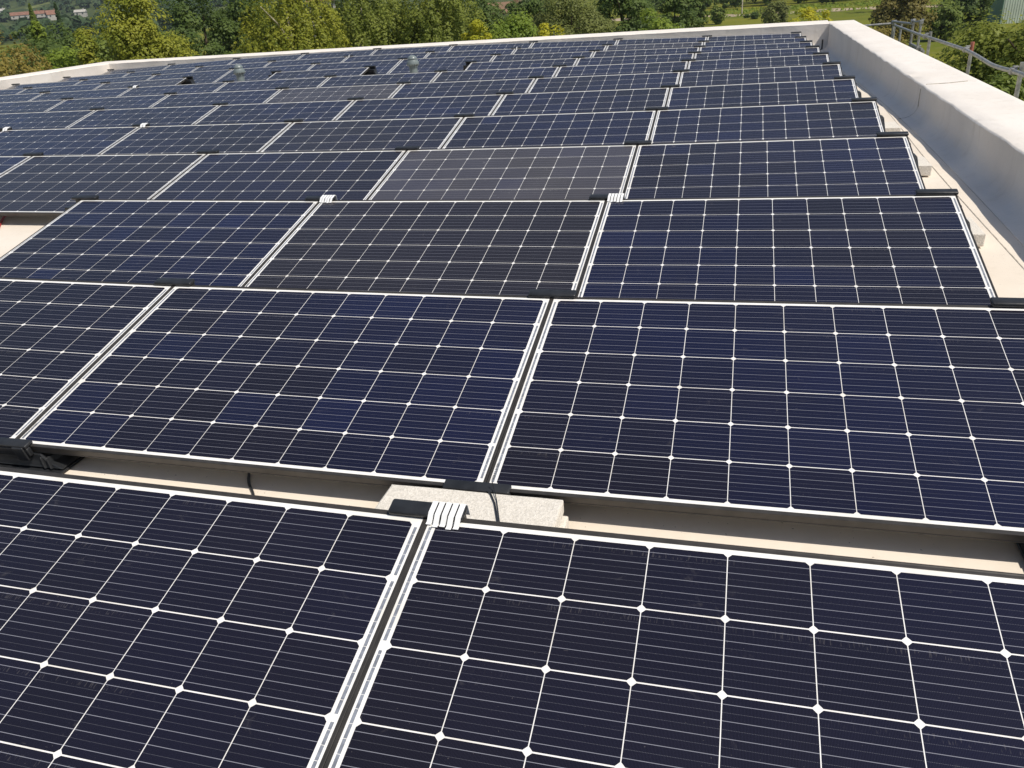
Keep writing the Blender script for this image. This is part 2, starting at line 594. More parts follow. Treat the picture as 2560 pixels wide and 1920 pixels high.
BROWN = {(3, -1): 0.85, (4, -3): 0.7, (5, -2): 0.6, (5, -3): 0.55, (2, -2): 0.55, (4, -2): 0.3, (1, 0): 0.45, (1, -1): 0.55, (9, -6): 0.5, (11, -1): 0.7, (7, 0): 0.4, (10, -1): 0.4, (12, -8): 0.5, (7, -3): 0.5}
FILM = {(4, -1): 0.105, (7, -3): 0.10, (9, -6): 0.06, (11, -1): 0.06, (12, -8): 0.05, (3, -1): 0.018, (5, -2): 0.02, (4, -3): 0.02}


def cell_color(rw, k, i, j):
    b = BROWN.get((rw, k), 0.12)
    navy = np.array([0.0040, 0.0062, 0.0300])
    black = np.array([0.0058, 0.0050, 0.0095])
    blue = np.array([0.0040, 0.0085, 0.0460])
    brown = np.array([0.0085, 0.0070, 0.0085])
    ph = (rw * 2.4 + k * 1.7)
    g = 0.62 + 0.33 * math.sin(i * 0.42 + j * 0.33 + ph) + random.uniform(-0.28, 0.28)
    if rw == 1:
        g = (0.18 + 0.085 * i if k == 0 else 0.42 + 0.04 * j) + random.uniform(-0.12, 0.12)
    g = min(1.0, max(0.0, g))
    c = black * (1 - g) + navy * g
    if rw > 1 and random.random() < 0.07:
        c = c * 0.45 + blue * 0.55
    c = c * (1 - b) + brown * b
    c = c * random.uniform(0.88, 1.12)
    return c


def panel_label(rw, k):
    kind = "dark blue solar panel"
    if FILM.get((rw, k), 0) > 0.05:
        kind = "dull grey dusty solar panel"
    elif BROWN.get((rw, k), 0) > 0.5:
        kind = "brownish black solar panel"
    return f"{kind}, {ORD[1 - k]} from the right parapet in the {ORD[rw]} row from front"


def basis(rw, k):
    x0 = XO[rw] + k * PW
    y0 = (rw - 1) * PITCH
    z0, z1 = zpan(x0, y0), zpan(x0 + 10 * S, y0)
    ro = math.atan2(z1 - z0, 10 * S)
    ex = Vector((math.cos(ro), 0, math.sin(ro)))
    ey = Vector((0, math.cos(TH), math.sin(TH)))
    ey = (ey - ex * ey.dot(ex)).normalized()
    ez = ex.cross(ey)
    return Matrix(((ex.x, ey.x, ez.x, x0), (ex.y, ey.y, ez.y, y0), (ex.z, ey.z, ez.z, z0), (0, 0, 0, 1)))


for rw, ks in ROWS.items():
    for k in ks:
        e = thing("solar_panel", panel_label(rw, k), "solar panel", group="solar panels in rows on the flat roof")
        e.matrix_world = basis(rw, k)
        link("frame", ME_FRAME, e)
        link("backsheet", ME_BACK, e)
        link("ribbon", ME_RIB[0], e, kind="stuff")
        link("ribbon", ME_RIB[1], e, kind="stuff")
        if rw <= 3:
            link("serial_print", ME_SER, e)
        film_sheen = FILM.get((rw, k), 0.003 if rw < 4 else (0.012 if rw < 7 else 0.020))  # default rises with row: grey sky sheen painted in as film
        for i in range(10):
            for j in range(6):
                c = link("solar_cell", ME_CELL, e)
                c.location = ((i + 0.5) * S, (j + 0.5) * S, 0)
                cc = cell_color(rw, k, i, j)
                c.color = (cc[0], cc[1], cc[2], film_sheen)

# ------------------------------------------------------------------ black plastic mounts under every joint


def ribbed(m, y0, y1, prof, n=1):
    """loft of rectangles: prof = [(half width, z, yfront, yback)]"""
    m.loft([[(-w, a, z), (w, a, z), (w, b, z), (-w, b, z)] for w, z, a, b in prof])
    return m


HN = H0 - 0.0215 * math.sin(TH) - 0.027       # underside of frame at the near edge, above roof
HF = H0 + (FY1) * math.sin(TH) - 0.027
YFAR = FY1 * math.cos(TH)
m = MB()
m.box(-0.185, 0.185, -0.33, 0.20, 0.003, 0.011).box(-0.150, 0.150, 0.20, 1.0, 0.003, 0.0115).box(-0.150, -0.142, 0.2, 0.9, 0.0115, 0.045).box(0.142, 0.150, 0.2, 0.9, 0.0115, 0.045).box(-0.10, -0.085, 0.05, 0.9, 0.0115, 0.05).box(0.085, 0.10, 0.05, 0.9, 0.0115, 0.05)
ME_TRAY = m.mesh("base_tray", M_PLAST, bevel=0.003, bseg=1)
m = MB()
ribbed(m, 0, 0, [(0.185, 0.016, -0.03, 0.20), (0.175, 0.022, -0.028, 0.19), (0.125, 0.04, -0.024, 0.15), (0.105, HN - 0.004, -0.022, 0.10)])
for s in (-1, 1):
    for q in (0.118, 0.142):
        m.loft([[(s * q - 0.004, -0.036, 0.016), (s * q + 0.004, -0.036, 0.016), (s * q + 0.004, 0.1, 0.016), (s * q - 0.004, 0.1, 0.016)],
                [(s * (q - 0.012) - 0.003, -0.030, HN - 0.012), (s * (q - 0.012) + 0.003, -0.030, HN - 0.012), (s * (q - 0.012) + 0.003, 0.05, HN - 0.012), (s * (q - 0.012) - 0.003, 0.05, HN - 0.012)]])
ME_FOOT = m.mesh("front_foot", M_PLAST, bevel=0.003, bseg=1)
m = MB()
ribbed(m, 0, 0, [(0.154, 0.0115, 0.62, YFAR + 0.045), (0.152, 0.07, 0.70, YFAR + 0.04), (0.151, 0.13, 0.80, YFAR + 0.036), (0.151, 0.183, 0.895, YFAR + 0.03), (0.147, 0.192, 0.90, YFAR + 0.03),
                 (0.122, 0.198, 0.895, YFAR + 0.026), (0.109, 0.212, 0.885, YFAR + 0.022), (0.101, 0.236, 0.875, YFAR + 0.018), (0.097, HF - 0.004, 0.87, YFAR + 0.014)])
ribbed(m, 0, 0, [(0.085, 0.0115, 0.22, 0.90), (0.070, 0.10, 0.52, 0.90), (0.062, 0.20, 0.80, 0.90)])
for q in (-0.115, 0.115):
    m.loft([[(q - 0.008, 0.30, 0.0115), (q + 0.008, 0.30, 0.0115), (q + 0.008, 0.9, 0.0115), (q - 0.008, 0.9, 0.0115)], [(q - 0.006, 0.82, 0.17), (q + 0.006, 0.82, 0.17), (q + 0.006, 0.9, 0.17), (q - 0.006, 0.9, 0.17)]])
for q in (-0.06, 0.0, 0.06):
    m.loft([[(q - 0.006, YFAR + 0.02, 0.016), (q + 0.006, YFAR + 0.02, 0.016), (q + 0.006, YFAR + 0.055, 0.016), (q - 0.006, YFAR + 0.055, 0.016)],
            [(q - 0.006, YFAR, HF - 0.02), (q + 0.006, YFAR, HF - 0.02), (q + 0.006, YFAR + 0.022, HF - 0.02), (q - 0.006, YFAR + 0.022, HF - 0.02)]])
ME_TOWER = m.mesh("rear_tower", M_PLAST, bevel=0.003, bseg=1)
# clips, in panel-tilted axes with the origin on the glass plane at the joint
m = MB().box(-0.0975, 0.0975, FY0 - 0.020, FY0 + 0.016, 0.0022, 0.0165).box(-0.0975, 0.0975, FY0 - 0.020, FY0 - 0.002, -0.030, 0.0030)
m.box(0.045, 0.088, FY0 - 0.027, FY0 - 0.019, -0.045, 0.0120)
ME_CLIPN = m.mesh("front_clip", M_PLAST, smooth=True, bevel=0.0058, bseg=3)
m = MB().box(-0.0905, 0.0905, FY1 - 0.016, FY1 + 0.026, 0.0022, 0.0180).box(-0.085, 0.085, FY1 + 0.002, FY1 + 0.024, -0.05, 0.0030)
ME_CLIPF = m.mesh("rear_clip", M_PLAST, smooth=True, bevel=0.0062, bseg=3)


def tape_mesh(i):
    m = MB()
    w = 0.0125
    x = 0.012 + i * 0.0165
    sk = 0.006
    zt_, yb, yf = 0.0196, FY1 + 0.0285, FY1 - 0.0185 - 0.004 * (i % 2) - 0.0016 * i
    P = [(yb, -0.02), (yb, 0.012), (yb - 0.006, zt_), (yf + 0.010, zt_ - 0.001), (yf, 0.010), (yf - 0.006, 0.0040), (yf - 0.013, 0.0030)]
    Q = [(yb + 0.0012, -0.02), (yb + 0.0012, 0.013), (yb - 0.005, zt_ + 0.0016), (yf + 0.009, zt_ + 0.0006), (yf - 0.0014, 0.011), (yf - 0.007, 0.0056), (yf - 0.013, 0.0046)]
    n = len(P)
    rings = [[(x - sk * (q / (n - 1)), P[q][0], P[q][1]), (x + w - sk * (q / (n - 1)), P[q][0], P[q][1]), (x + w - sk * (q / (n - 1)), Q[q][0], Q[q][1]), (x - sk * (q / (n - 1)), Q[q][0], Q[q][1])] for q in range(n)]
    m.loft(rings)
    return m.mesh("tape_strip", M_TAPE)


ME_TAPE = [tape_mesh(i) for i in range(5)]
TAPED = {(1, 0): 5, (3, 0): 5, (3, -1): 5, (5, -3): 4, (5, -4): 4, (8, -5): 4, (11, -2): 1, (11, -4): 1}


def mount_label(rw, side, n):
    tp = "with white tape strips " if False else ""
    if side == 'mid':
        return f"black panel mount between {ORD[n]} and {ORD[n + 1]} panels from right, {ORD[rw]} row from front"
    if side == 'right':
        return f"black panel mount at the right end of the {ORD[rw]} row from front"
    if side == 'left':
        return f"black panel mount at the left end of the {ORD[rw]} row from front"
    return f"black panel mount under panel {ORD[n]} from right beside a gap, {ORD[rw]} row from front"


def mount(rw, xj, shift, label, taped):
    y0 = (rw - 1) * PITCH
    e = thing("panel_mount", label, "panel mount", (xj + shift, y0, zroof(xj, y0)), group="black plastic mounts under the panel joints")
    tr = link("base_tray", ME_TRAY, e)
    link("front_foot", ME_FOOT, e)
    link("rear_tower", ME_TOWER, e)
    for me, nm in ((ME_CLIPN, "front_clip"), (ME_CLIPF, "rear_clip")):
        c = link(nm, me, e)
        c.location = (-0.017 if (nm == "front_clip" and shift == 0) else 0, 0, H0)
        c.rotation_euler = (TH, 0, 0)
    for i in range(taped):
        c = link("tape_strip", ME_TAPE[i], e)
        c.location = (0, 0, H0)
        c.rotation_euler = (TH, 0, 0)


for rw, ks in ROWS.items():
    ks = sorted(ks, reverse=True)
    for k in ks:
        xl = XO[rw] + k * PW - GX
        xr_ = xl + PW
        n = 1 - k
        if k == 0:
            mount(rw, xr_, -0.088, mount_label(rw, 'right', 1), 0)
        elif k + 1 not in ks and k != 0:
            mount(rw, xr_, -0.001, f"black panel mount at right edge of {ORD[n]} panel from right, ninth row, beside gap", 0)
        if k - 1 in ks:
            mount(rw, xl, 0.0, mount_label(rw, 'mid', n), TAPED.get((rw, k), 0))
        elif (rw >= 10 and k == -8) or rw == 3:
            mount(rw, xl, 0.03, mount_label(rw, 'left', n), 0)
        elif rw == 9 and k in (-2, -4):
            mount(rw, xl, 0.001, f"black panel mount at left edge of {ORD[n]} panel from right, ninth row, beside gap", 0)
        elif rw in (5,):
            mount(rw, xl, 0.0, mount_label(rw, 'mid', n), TAPED.get((rw, k), 0))

# ------------------------------------------------------------------ concrete ballast slabs


def slab(label, x0, x1, y0, y1, h, dz=0.0):
    zc = zroof((x0 + x1) / 2, (y0 + y1) / 2)
    m = MB().box(-(x1 - x0) / 2, (x1 - x0) / 2, -(y1 - y0) / 2, (y1 - y0) / 2, 0, h)
    me = m.mesh("concrete_slab", None, bevel=0.006, bseg=2)
    bm = bmesh.new()
    bm.from_mesh(me)
    bmesh.ops.subdivide_edges(bm, edges=[e for e in bm.edges if e.calc_length() > 0.08], cuts=6, use_grid_fill=True)
    for v in bm.verts:
        v.co += Vector((random.uniform(-1, 1), random.uniform(-1, 1), random.uniform(-1, 1))) * 0.0011
    bm.to_mesh(me)
    bm.free()
    me.materials.append(M_CONC)
    return thing("concrete_slab", label, "slab", ((x0 + x1) / 2, (y0 + y1) / 2, zc + dz), group="concrete ballast slabs behind the rows", data=me)


slab("lower pale concrete slab of the pair behind the taped clip", -0.285, 0.219, 0.990, 1.322, 0.050, 0.012)
slab("upper pale concrete slab of the pair behind the taped clip, crossed by ties", -0.300, 0.205, 0.997, 1.329, 0.046, 0.0625)
slab("grey concrete slab at the right photo edge between first and second rows", 1.335, 1.80, 1.02, 1.30, 0.075, 0.012)
slab("concrete ballast block showing at the right end between third and fourth rows", 1.29, 1.784, 3.781, 4.09, 0.064, 0.012)
slab("concrete ballast block showing at the right end between fourth and fifth rows", 1.31, 1.804, 5.227, 5.52, 0.065, 0.012)
slab("concrete ballast block showing at the right end between fifth and sixth rows", 1.33, 1.83, 6.62, 6.9, 0.06, 0.012)

# black ties hanging over the slab, loose cables
zs = zroof(0, 1.16) + 0.1090
ct = thing("cable_tie", "pair of thin black cable ties lying across the pale concrete slab", "cable tie", (0.045, 1.245, zs))
for a, w, nm in (([(-0.045, 0.098, 0.026), (-0.038, 0.088, 0.008), (-0.019, 0.046, 0.002), (0.015, -0.048, 0.002), (0.040, -0.12, 0.003)], 0.0013, "tie_strap"), ([(-0.056, 0.086, 0.003), (-0.042, 0.070, 0.002), (-0.021, 0.032, 0.002), (0.010, -0.048, 0.0025), (0.032, -0.12, 0.003)], 0.0026, "tie_strap")):
    m = MB()
    P = [Vector(q) for q in a]
    rings = []
    for i, q in enumerate(P):
        rings.append([q + Vector((-w, 0, 0)), q + Vector((w, 0, 0)), q + Vector((w, 0, 0.0016)), q + Vector((-w, 0, 0.0016))])
    m.loft(rings)
    link(nm, m.mesh(nm, M_PLAST), ct)


def smooth_path(P, n=24):
    P = [Vector(p) for p in P]
    out = []
    for i in range(len(P) - 1):
        p0, p1, p2, p3 = P[max(i - 1, 0)], P[i], P[i + 1], P[min(i + 2, len(P) - 1)]
        for q in range(n // (len(P) - 1)):
            t = q / (n // (len(P) - 1))
            out.append(0.5 * ((2 * p1) + (-p0 + p2) * t + (2 * p0 - 5 * p1 + 4 * p2 - p3) * t * t + (-p0 + 3 * p1 - 3 * p2 + p3) * t ** 3))
    out.append(P[-1])
    return out


def cable(name, label, pts, r, mat):
    P = [(x, y, zroof(x, y) + r + dz) for x, y, dz in pts]
    thing(name, label, "cable", data=MB().tube(smooth_path(P), r, 8).mesh(name, mat, smooth=True))


cable("black_cable", "short black cable on the pale roof in the gap between first and second rows", [(-0.90, 1.52, 0), (-0.865, 1.46, 0), (-0.83, 1.40, 0), (-0.775, 1.335, 0), (-0.755, 1.27, 0)], 0.0045, M_PLAST)
cable("red_cable", "red cable on the roof under the missing panel left of the third row", [(-4.40, 4.02, 0), (-4.50, 4.14, 0), (-4.58, 4.245, 0.004), (-4.62, 4.31, 0.01), (-4.67, 4.40, 0.02)], 0.008, M_RED)

# ------------------------------------------------------------------ vent pipes in the gaps of the ninth row


def vent(label, x, y, s):
    z = zroof(x, y)
    e = thing("vent_pipe", label, "vent pipe", (x, y, z), group="grey vent pipes through the roof")
    link("pipe", MB().lathe([(0.16 * s, 0), (0.16 * s, 0.01), (0.085 * s, 0.03), (0.068 * s, 0.05), (0.068 * s, 0.33), (0.078 * s, 0.33), (0.078 * s, 0.36), (0.05, 0.36)], seg=28).mesh("pipe", M_PIPE, smooth=True), e)
    cap = link("cap", MB().lathe([(0.05, 0.355), (0.084 * s, 0.362), (0.104 * s, 0.376), (0.102 * s, 0.400), (0.086 * s, 0.428), (0.074 * s, 0.432), (0.074 * s, 0.443), (0.080 * s, 0.446), (0.073 * s, 0.466), (0.050 * s, 0.484), (0.02, 0.494), (0.001, 0.495)], seg=28).mesh("cap", M_PIPE, smooth=True), e)
    m = MB()
    for i in range(16):
        a = 2 * math.pi * i / 16
        c, sn = math.cos(a), math.sin(a)
        r0, r1 = 0.092 * s, 0.108 * s
        m.add([(c * r0 - sn * 0.006, sn * r0 + c * 0.006, 0.350), (c * r0 + sn * 0.006, sn * r0 - c * 0.006, 0.350), (c * r1 + sn * 0.006, sn * r1 - c * 0.006, 0.368), (c * r1 - sn * 0.006, sn * r1 + c * 0.006, 0.368),
               (c * r0 - sn * 0.006, sn * r0 + c * 0.006, 0.372), (c * r0 + sn * 0.006, sn * r0 - c * 0.006, 0.372), (c * r1 * 0.98 + sn * 0.006, sn * r1 * 0.98 - c * 0.006, 0.378), (c * r1 * 0.98 - sn * 0.006, sn * r1 * 0.98 + c * 0.006, 0.378)],
              [(0, 1, 2, 3), (4, 5, 6, 7), (0, 1, 5, 4), (1, 2, 6, 5), (2, 3, 7, 6), (3, 0, 4, 7)])
    link("cap_lugs", m.mesh("cap_lugs", M_PIPE), e)


vent("grey vent pipe with domed cap in the right-hand gap of the ninth row", -4.03, 11.36, 0.86)
vent("grey vent pipe with domed cap in the left-hand gap of the ninth row", -6.98, 11.48, 0.86)
cable("red_cable", "red cable end beside the right vent pipe, by a ninth-row panel", [(-3.58, 11.15, 0.06), (-3.45, 11.22, 0.075), (-3.32, 11.3, 0.09), (-3.2, 11.4, 0.10)], 0.010, M_RED)

# ------------------------------------------------------------------ scaffold beyond the right parapet
sc = thing("scaffolding", "galvanised scaffold edge rail with upright tubes beyond the right parapet", "scaffold")
R_ = 0.0242


def tube_part(name, pts, mat=M_STEEL, r=R_):
    return link(name, MB().tube(pts, r, 14).mesh(name, mat, smooth=True), sc)


def coupler(x, y, z):
    m = MB().box(x - 0.035, x + 0.035, y - 0.045, y + 0.045, z - 0.035, z + 0.035).box(x - 0.012, x + 0.05, y - 0.02, y + 0.02, z + 0.03, z + 0.055)
    link("coupler", m.mesh("coupler", M_STEEL, bevel=0.01, bseg=2), sc)


for x, y, zt2 in ((3.46, 6.6, 0.09), (3.44, 2.9, 0.10), (3.53, 9.98, 0.065), (3.73, 13.14, -0.09), (3.60, 15.45, 0.01), (3.74, 17.2, 0.075), (3.72, 17.85, 0.06), (3.62, 19.5, -0.07), (3.76, 19.42, -0.07), (3.69, 19.8, -0.1)):
    tube_part("upright_tube", [(x, y, GROUND), (x, y, zt2)])
# upright with a red painted end
tube_part("painted_end", [(3.73, 13.14, -0.12), (3.73, 13.14, 0.02)], M_RUST, R_ + 0.0015)
tube_part("guard_rail", [(3.575, 18.95, -0.10), (3.52, 15.4, -0.065)])
tube_part("guard_rail", [(3.53, 15.5, -0.06), (3.64, 13.1, -0.075)])
tube_part("guard_rail", smooth_path([(3.645, 13.15, -0.075), (3.63, 12.4, -0.088), (3.575, 11.4, -0.098), (3.52, 10.7, -0.07), (3.47, 10.05, -0.032)]), r=R_)
tube_part("guard_rail", [(3.465, 10.1, -0.03), (3.42, 7.4, 0.02), (3.40, -3.0, 0.03)])
tube_part("guard_rail", [(-6.0, 19.52, -0.33), (3.62, 19.5, -0.095)])
tube_part("guard_rail", [(3.6, 19.55, -0.06), (3.70, 17.8, -0.01)])
tube_part("brace_tube", smooth_path([(3.70, 17.95, 0.05), (3.72, 17.6, 0.035), (3.75, 17.2, 0.075)]), r=0.018)
tube_part("brace_tube", [(3.72, 17.9, -0.37), (3.80, 17.05, -0.41)])
tube_part("brace_tube", [(3.70, 17.85, -0.43), (3.82, 17.0, -0.44)])
for c in ((3.53, 15.45, -0.06), (3.65, 13.1, -0.075), (3.47, 10.05, -0.03), (3.62, 19.45, -0.08), (3.71, 17.85, 0.02), (3.74, 17.2, 0.05), (3.75, 17.2, -0.40)):
    coupler(*c)

# ------------------------------------------------------------------ ground, field, hill


def mat_field():
    t = NT("meadow")
    p = t.pos()
    a = t.noise(p, 0.05, 5, 0.6)
    b = t.noise(p, 0.8, 4, 0.65)
    c = t.mix(t.ramp(a, 0.35, 0.65), (0.165, 0.165, 0.018), (0.105, 0.130, 0.016))
    c = t.mix(t.math('MULTIPLY', t.ramp(b, 0.45, 0.75), 0.55), c, (0.21, 0.185, 0.055))
    return t.done(t.bsdf(c, 0.9, normal=t.bump(b, 0.6, 0.2), spec=0.1).outputs[0])


m = MB()
gx = [-3000, -1200, -500, -200, -80, -30, 0, 30, 60, 120, 300, 900, 3000]
gy = [-600, -100, 0, 40, 80, 120, 160, 200, 260, 400, 800, 1500, 3000]
m.add([(x, y, GROUND) for y in gy for x in gx], [(j * 13 + i, j * 13 + i + 1, j * 13 + i + 14, j * 13 + i + 13) for j in range(12) for i in range(12)])
link("ground", m.mesh("ground", mat_field()), kind="structure")
# bare track across the meadow
M_TRACK = plain("bare_earth", (0.36, 0.285, 0.20), 0.95, 0, 0.2, 0.4)
P = [(-30, 206), (-15, 201), (-8, 196), (0, 191.5), (10, 190), (20, 190.5), (27, 187), (40, 180), (70, 170)]
m = MB()
pts = smooth_path([(x, y, 0) for x, y in P], 64)
lft, rgt = [], []
for i, p_ in enumerate(pts):
    w = 2.6 + 1.3 * math.sin(i * 0.7) + 0.8 * random.random()
    lft.append((p_.x, p_.y - w * 1.6, GROUND + 0.03))
    rgt.append((p_.x, p_.y + w * 1.2, GROUND + 0.03))
m.add(lft + rgt, [(i, i + 1, i + 1 + len(pts), i + len(pts)) for i in range(len(pts) - 1)])
link("track", m.mesh("track", M_TRACK), kind="structure")


def mat_hill():
    t = NT("hillside")
    p = t.pos()
    a = t.noise(p, 0.006, 5, 0.6)
    b = t.noise(p, 0.05, 4, 0.7)
    c = t.mix(t.ramp(b, 0.35, 0.65), (0.035, 0.055, 0.02), (0.075, 0.095, 0.03))
    c = t.mix(t.ramp(a, 0.56, 0.60), c, (0.17, 0.19, 0.06))
    return t.done(t.bsdf(c, 0.95, spec=0.1).outputs[0])


def hill_z(r, az):
    q = max(0.0, (r - 430) / 1900)
    return GROUND + 0.5 + 150 * min(q, 1.1) ** 1.6 + 22 * q * math.sin(az * 23 + r * 0.004)


m = MB()
rr = np.linspace(420, 2600, 50)
aa = np.radians(np.linspace(-75, 30, 90))
m.add([(r * math.sin(a), r * math.cos(a), hill_z(r, a) if r > 430 else GROUND - 1) for r in rr for a in aa],
      [(j * 90 + i, j * 90 + i + 1, j * 90 + i + 91, j * 90 + i + 90) for j in range(49) for i in range(89)])
link("hill", m.mesh("hill", mat_hill(), smooth=True), kind="structure")

# ------------------------------------------------------------------ foliage


def quads(P, N, size, r):
    """rhombic leaf sprays at P facing N"""
    n = len(P)
    N = N / np.maximum(np.linalg.norm(N, axis=1, keepdims=True), 1e-6)
    t = r.normal(size=(n, 3))
    t -= N * (t * N).sum(1, keepdims=True)
    t /= np.maximum(np.linalg.norm(t, axis=1, keepdims=True), 1e-6)
    b = np.cross(N, t)
    s = (size * r.uniform(0.6, 1.4, n))[:, None]
    V = np.stack([P - t * s * 0.55, P - b * s * 0.34 + N * s * 0.08, P + t * s * 0.55, P + b * s * 0.34 + N * s * 0.08], 1)
    return V.reshape(-1, 3)


def leaf_mesh(name, V, mat):
    n = len(V) // 4
    me = bpy.data.meshes.new(name)
    me.vertices.add(len(V))
    me.vertices.foreach_set("co", V.astype(np.float32).ravel())
    me.loops.add(4 * n)
    me.loops.foreach_set("vertex_index", np.arange(4 * n, dtype=np.int32))
    me.polygons.add(n)
    me.polygons.foreach_set("loop_start", np.arange(0, 4 * n, 4, dtype=np.int32))
    me.polygons.foreach_set("loop_total", np.full(n, 4, dtype=np.int32))
    me.materials.append(mat)
    me.update(calc_edges=True)
    me.validate()
    return me


def unit(n, r):
    d = r.normal(size=(n, 3))
    return d / np.linalg.norm(d, axis=1, keepdims=True)


def round_crown(rx, rz, n, size, r, clumps=70, taper=0.0):
    d = unit(clumps, r)
    rad = r.uniform(0.30, 1.0, clumps) ** 0.5
    c = d * rad[:, None] * np.array([rx * 0.82, rx * 0.82, rz * 0.86])
    if taper:
        f = 1 - taper * np.clip((c[:, 2] / rz + 0.6) / 1.6, 0, 1)
        c[:, :2] *= f[:, None]
    cr = rx * r.uniform(0.16, 0.36, clumps)
    idx = r.integers(0, clumps, n)
    dd = unit(n, r)
    dd[:, 2] = np.abs(dd[:, 2]) * np.where(r.random(n) < 0.75, 1, -1)
    rr_ = r.uniform(0.45, 1.05, n) ** 0.6
    P = c[idx] + dd * (cr[idx] * rr_)[:, None] * np.array([1.1, 1.1, 0.85])
    N = dd + 0.45 * d[idx] + r.normal(size=(n, 3)) * 0.42 + np.array([0.15, -0.1, 0.5])
    return quads(P, N, size, r)


def weep_crown(rx, rz, n, size, r, strands=420):
    d = unit(strands, r)
    d[:, 2] = d[:, 2] * 0.8 + 0.25
    st = d * (r.uniform(0.25, 1.0, strands) ** 0.6)[:, None] * np.array([rx * 0.86, rx * 0.86, rz * 0.9])
    ln = r.uniform(0.5, 1.9, strands) * min(1.0, rx / 2)
    idx = r.integers(0, strands, n)
    q = r.random(n)
    P = st[idx].copy()
    sway = r.normal(size=(strands, 3)) * 0.16
    P[:, 2] -= q * ln[idx]
    out = d[idx] * np.array([1, 1, 0]) * (0.35 * np.sin(q * 2.2))[:, None]
    P += out + sway[idx] * q[:, None] + r.normal(size=(n, 3)) * 0.075
    N = d[idx] * np.array([1, 1, 0.2]) + r.normal(size=(n, 3)) * 0.5 + np.array([0.2, -0.15, 0.5])
    return quads(P, N, size, r)


def cone_crown(rx, rz, n, size, r):
    z = r.random(n) ** 1.4
    a = r.random(n) * 2 * math.pi
    tier = 1 - 0.25 * np.abs(np.sin(z * 26))
    R = rx * (1 - z) * tier * r.uniform(0.55, 1.0, n) + 0.05
    P = np.stack([np.cos(a) * R, np.sin(a) * R, (z * 2 - 1) * rz], 1)
    N = np.stack([np.cos(a), np.sin(a), np.full(n, 0.6)], 1) + r.normal(size=(n, 3)) * 0.4
    return quads(P, N, size, r)


LEAF = {
    'yellow': mat_leaf("leaf_yellow_green", (0.106, 0.130, 0.015), (0.214, 0.214, 0.028)),
    'bright': mat_leaf("leaf_bright_green", (0.085, 0.130, 0.018), (0.165, 0.205, 0.028)),
    'gold': mat_leaf("leaf_gold_green", (0.190, 0.210, 0.014), (0.330, 0.300, 0.025)),
    'birch': mat_leaf("leaf_birch_green", (0.085, 0.108, 0.018), (0.165, 0.185, 0.034)),
    'mid': mat_leaf("leaf_mid_green", (0.065, 0.095, 0.020), (0.125, 0.155, 0.030)),
    'dark': mat_leaf("leaf_dark_green", (0.038, 0.062, 0.017), (0.088, 0.122, 0.028)),
    'olive': mat_leaf("leaf_olive", (0.080, 0.095, 0.028), (0.135, 0.150, 0.042)),
    'brown': mat_leaf("leaf_brown_green", (0.105, 0.085, 0.022), (0.200, 0.165, 0.040)),
    'rust': mat_leaf("leaf_rusty_green", (0.085, 0.080, 0.024), (0.150, 0.125, 0.032)),
    'blue': mat_leaf("leaf_blue_green", (0.030, 0.055, 0.024), (0.055, 0.085, 0.035)),
}


def tree(label, x, y, ztop, rx, rz, kind, leaf, n, size, name="leafy_tree", cat="tree", bark=M_BARK, clumps=70, taper=0.0, seed=0, group="trees and bushes beyond the roof"):
    r = np.random.default_rng(seed + int(abs(x) * 131 + y * 17))
    e = thing(name, label, cat, (x, y, GROUND), group=group)
    zc = ztop - rz - GROUND
    if kind == 'weep':
        V = weep_crown(rx, rz, n, size, r, 300 + n // 60)
    elif kind == 'cone':
        V = cone_crown(rx, rz, n, size, r)
    else:
        V = round_crown(rx, rz, n, size, r, clumps, taper)
    V = V + np.array([0, 0, zc])
    V[:, 2] = np.maximum(V[:, 2], 0.05)
    link("crown", leaf_mesh("crown", V, LEAF[leaf]), e)
    m = MB()
    h = max(0.6, zc + rz * 0.55)
    tr = max(0.05, 0.055 * rx + 0.03)
    lean = r.normal(size=2) * 0.04 * rx
    spine = [Vector((lean[0] * q * q * 2, lean[1] * q * q * 2, h * q)) for q in np.linspace(0, 1, 7)]
    m.tube(spine, [tr * (1.15 - 0.95 * q) for q in np.linspace(0, 1, 7)], 7)
    for i in range(7):
        q = r.uniform(0.35, 0.9)
        s = spine[int(q * 6)]
        a = r.random() * 6.28
        L = rx * r.uniform(0.5, 0.85)
        e1 = s + Vector((math.cos(a) * L * 0.5, math.sin(a) * L * 0.5, L * 0.45))
        e2 = s + Vector((math.cos(a) * L, math.sin(a) * L, L * 0.75))
        m.tube([s, e1, e2], [tr * 0.45, tr * 0.28, tr * 0.1], 5)
    link("trunk", m.mesh("trunk", bark, smooth=True), e)
    return e


# nearer trees behind the far parapet, left to right
tree("brownish weeping tree at the far left edge, just over the parapet", -27.6, 27.9, 1.3, 1.75, 4.3, 'weep', 'brown', 26000, 0.115)
tree("dark rounded tree behind the brownish weeping tree", -42.2, 44.4, 1.05, 2.6, 4.5, 'round', 'dark', 11000, 0.19)
tree("dark broad tree between the weeping tree and the yellow-green tree", -43.3, 48.8, 1.2, 2.6, 4.5, 'round', 'dark', 11000, 0.20, seed=3)
tree("dark green tree touching the left of the yellow-green tree", -36.9, 43.8, 0.75, 2.1, 4.2, 'round', 'mid', 9000, 0.18, seed=4)
tree("low bright green tree in front of the dark trees at left", -30.4, 33.5, 0.3, 1.9, 3.6, 'round', 'bright', 13000, 0.13, seed=5)
tree("another low green tree beside the weeping tree, over the parapet", -28.6, 30.6, -0.2, 1.6, 3.2, 'round', 'bright', 9000, 0.12, seed=6)
tree("small pale yellow-green tree amid dark trees at far left", -54.0, 58.0, 1.3, 0.62, 1.0, 'round', 'bright', 900, 0.2, seed=7)
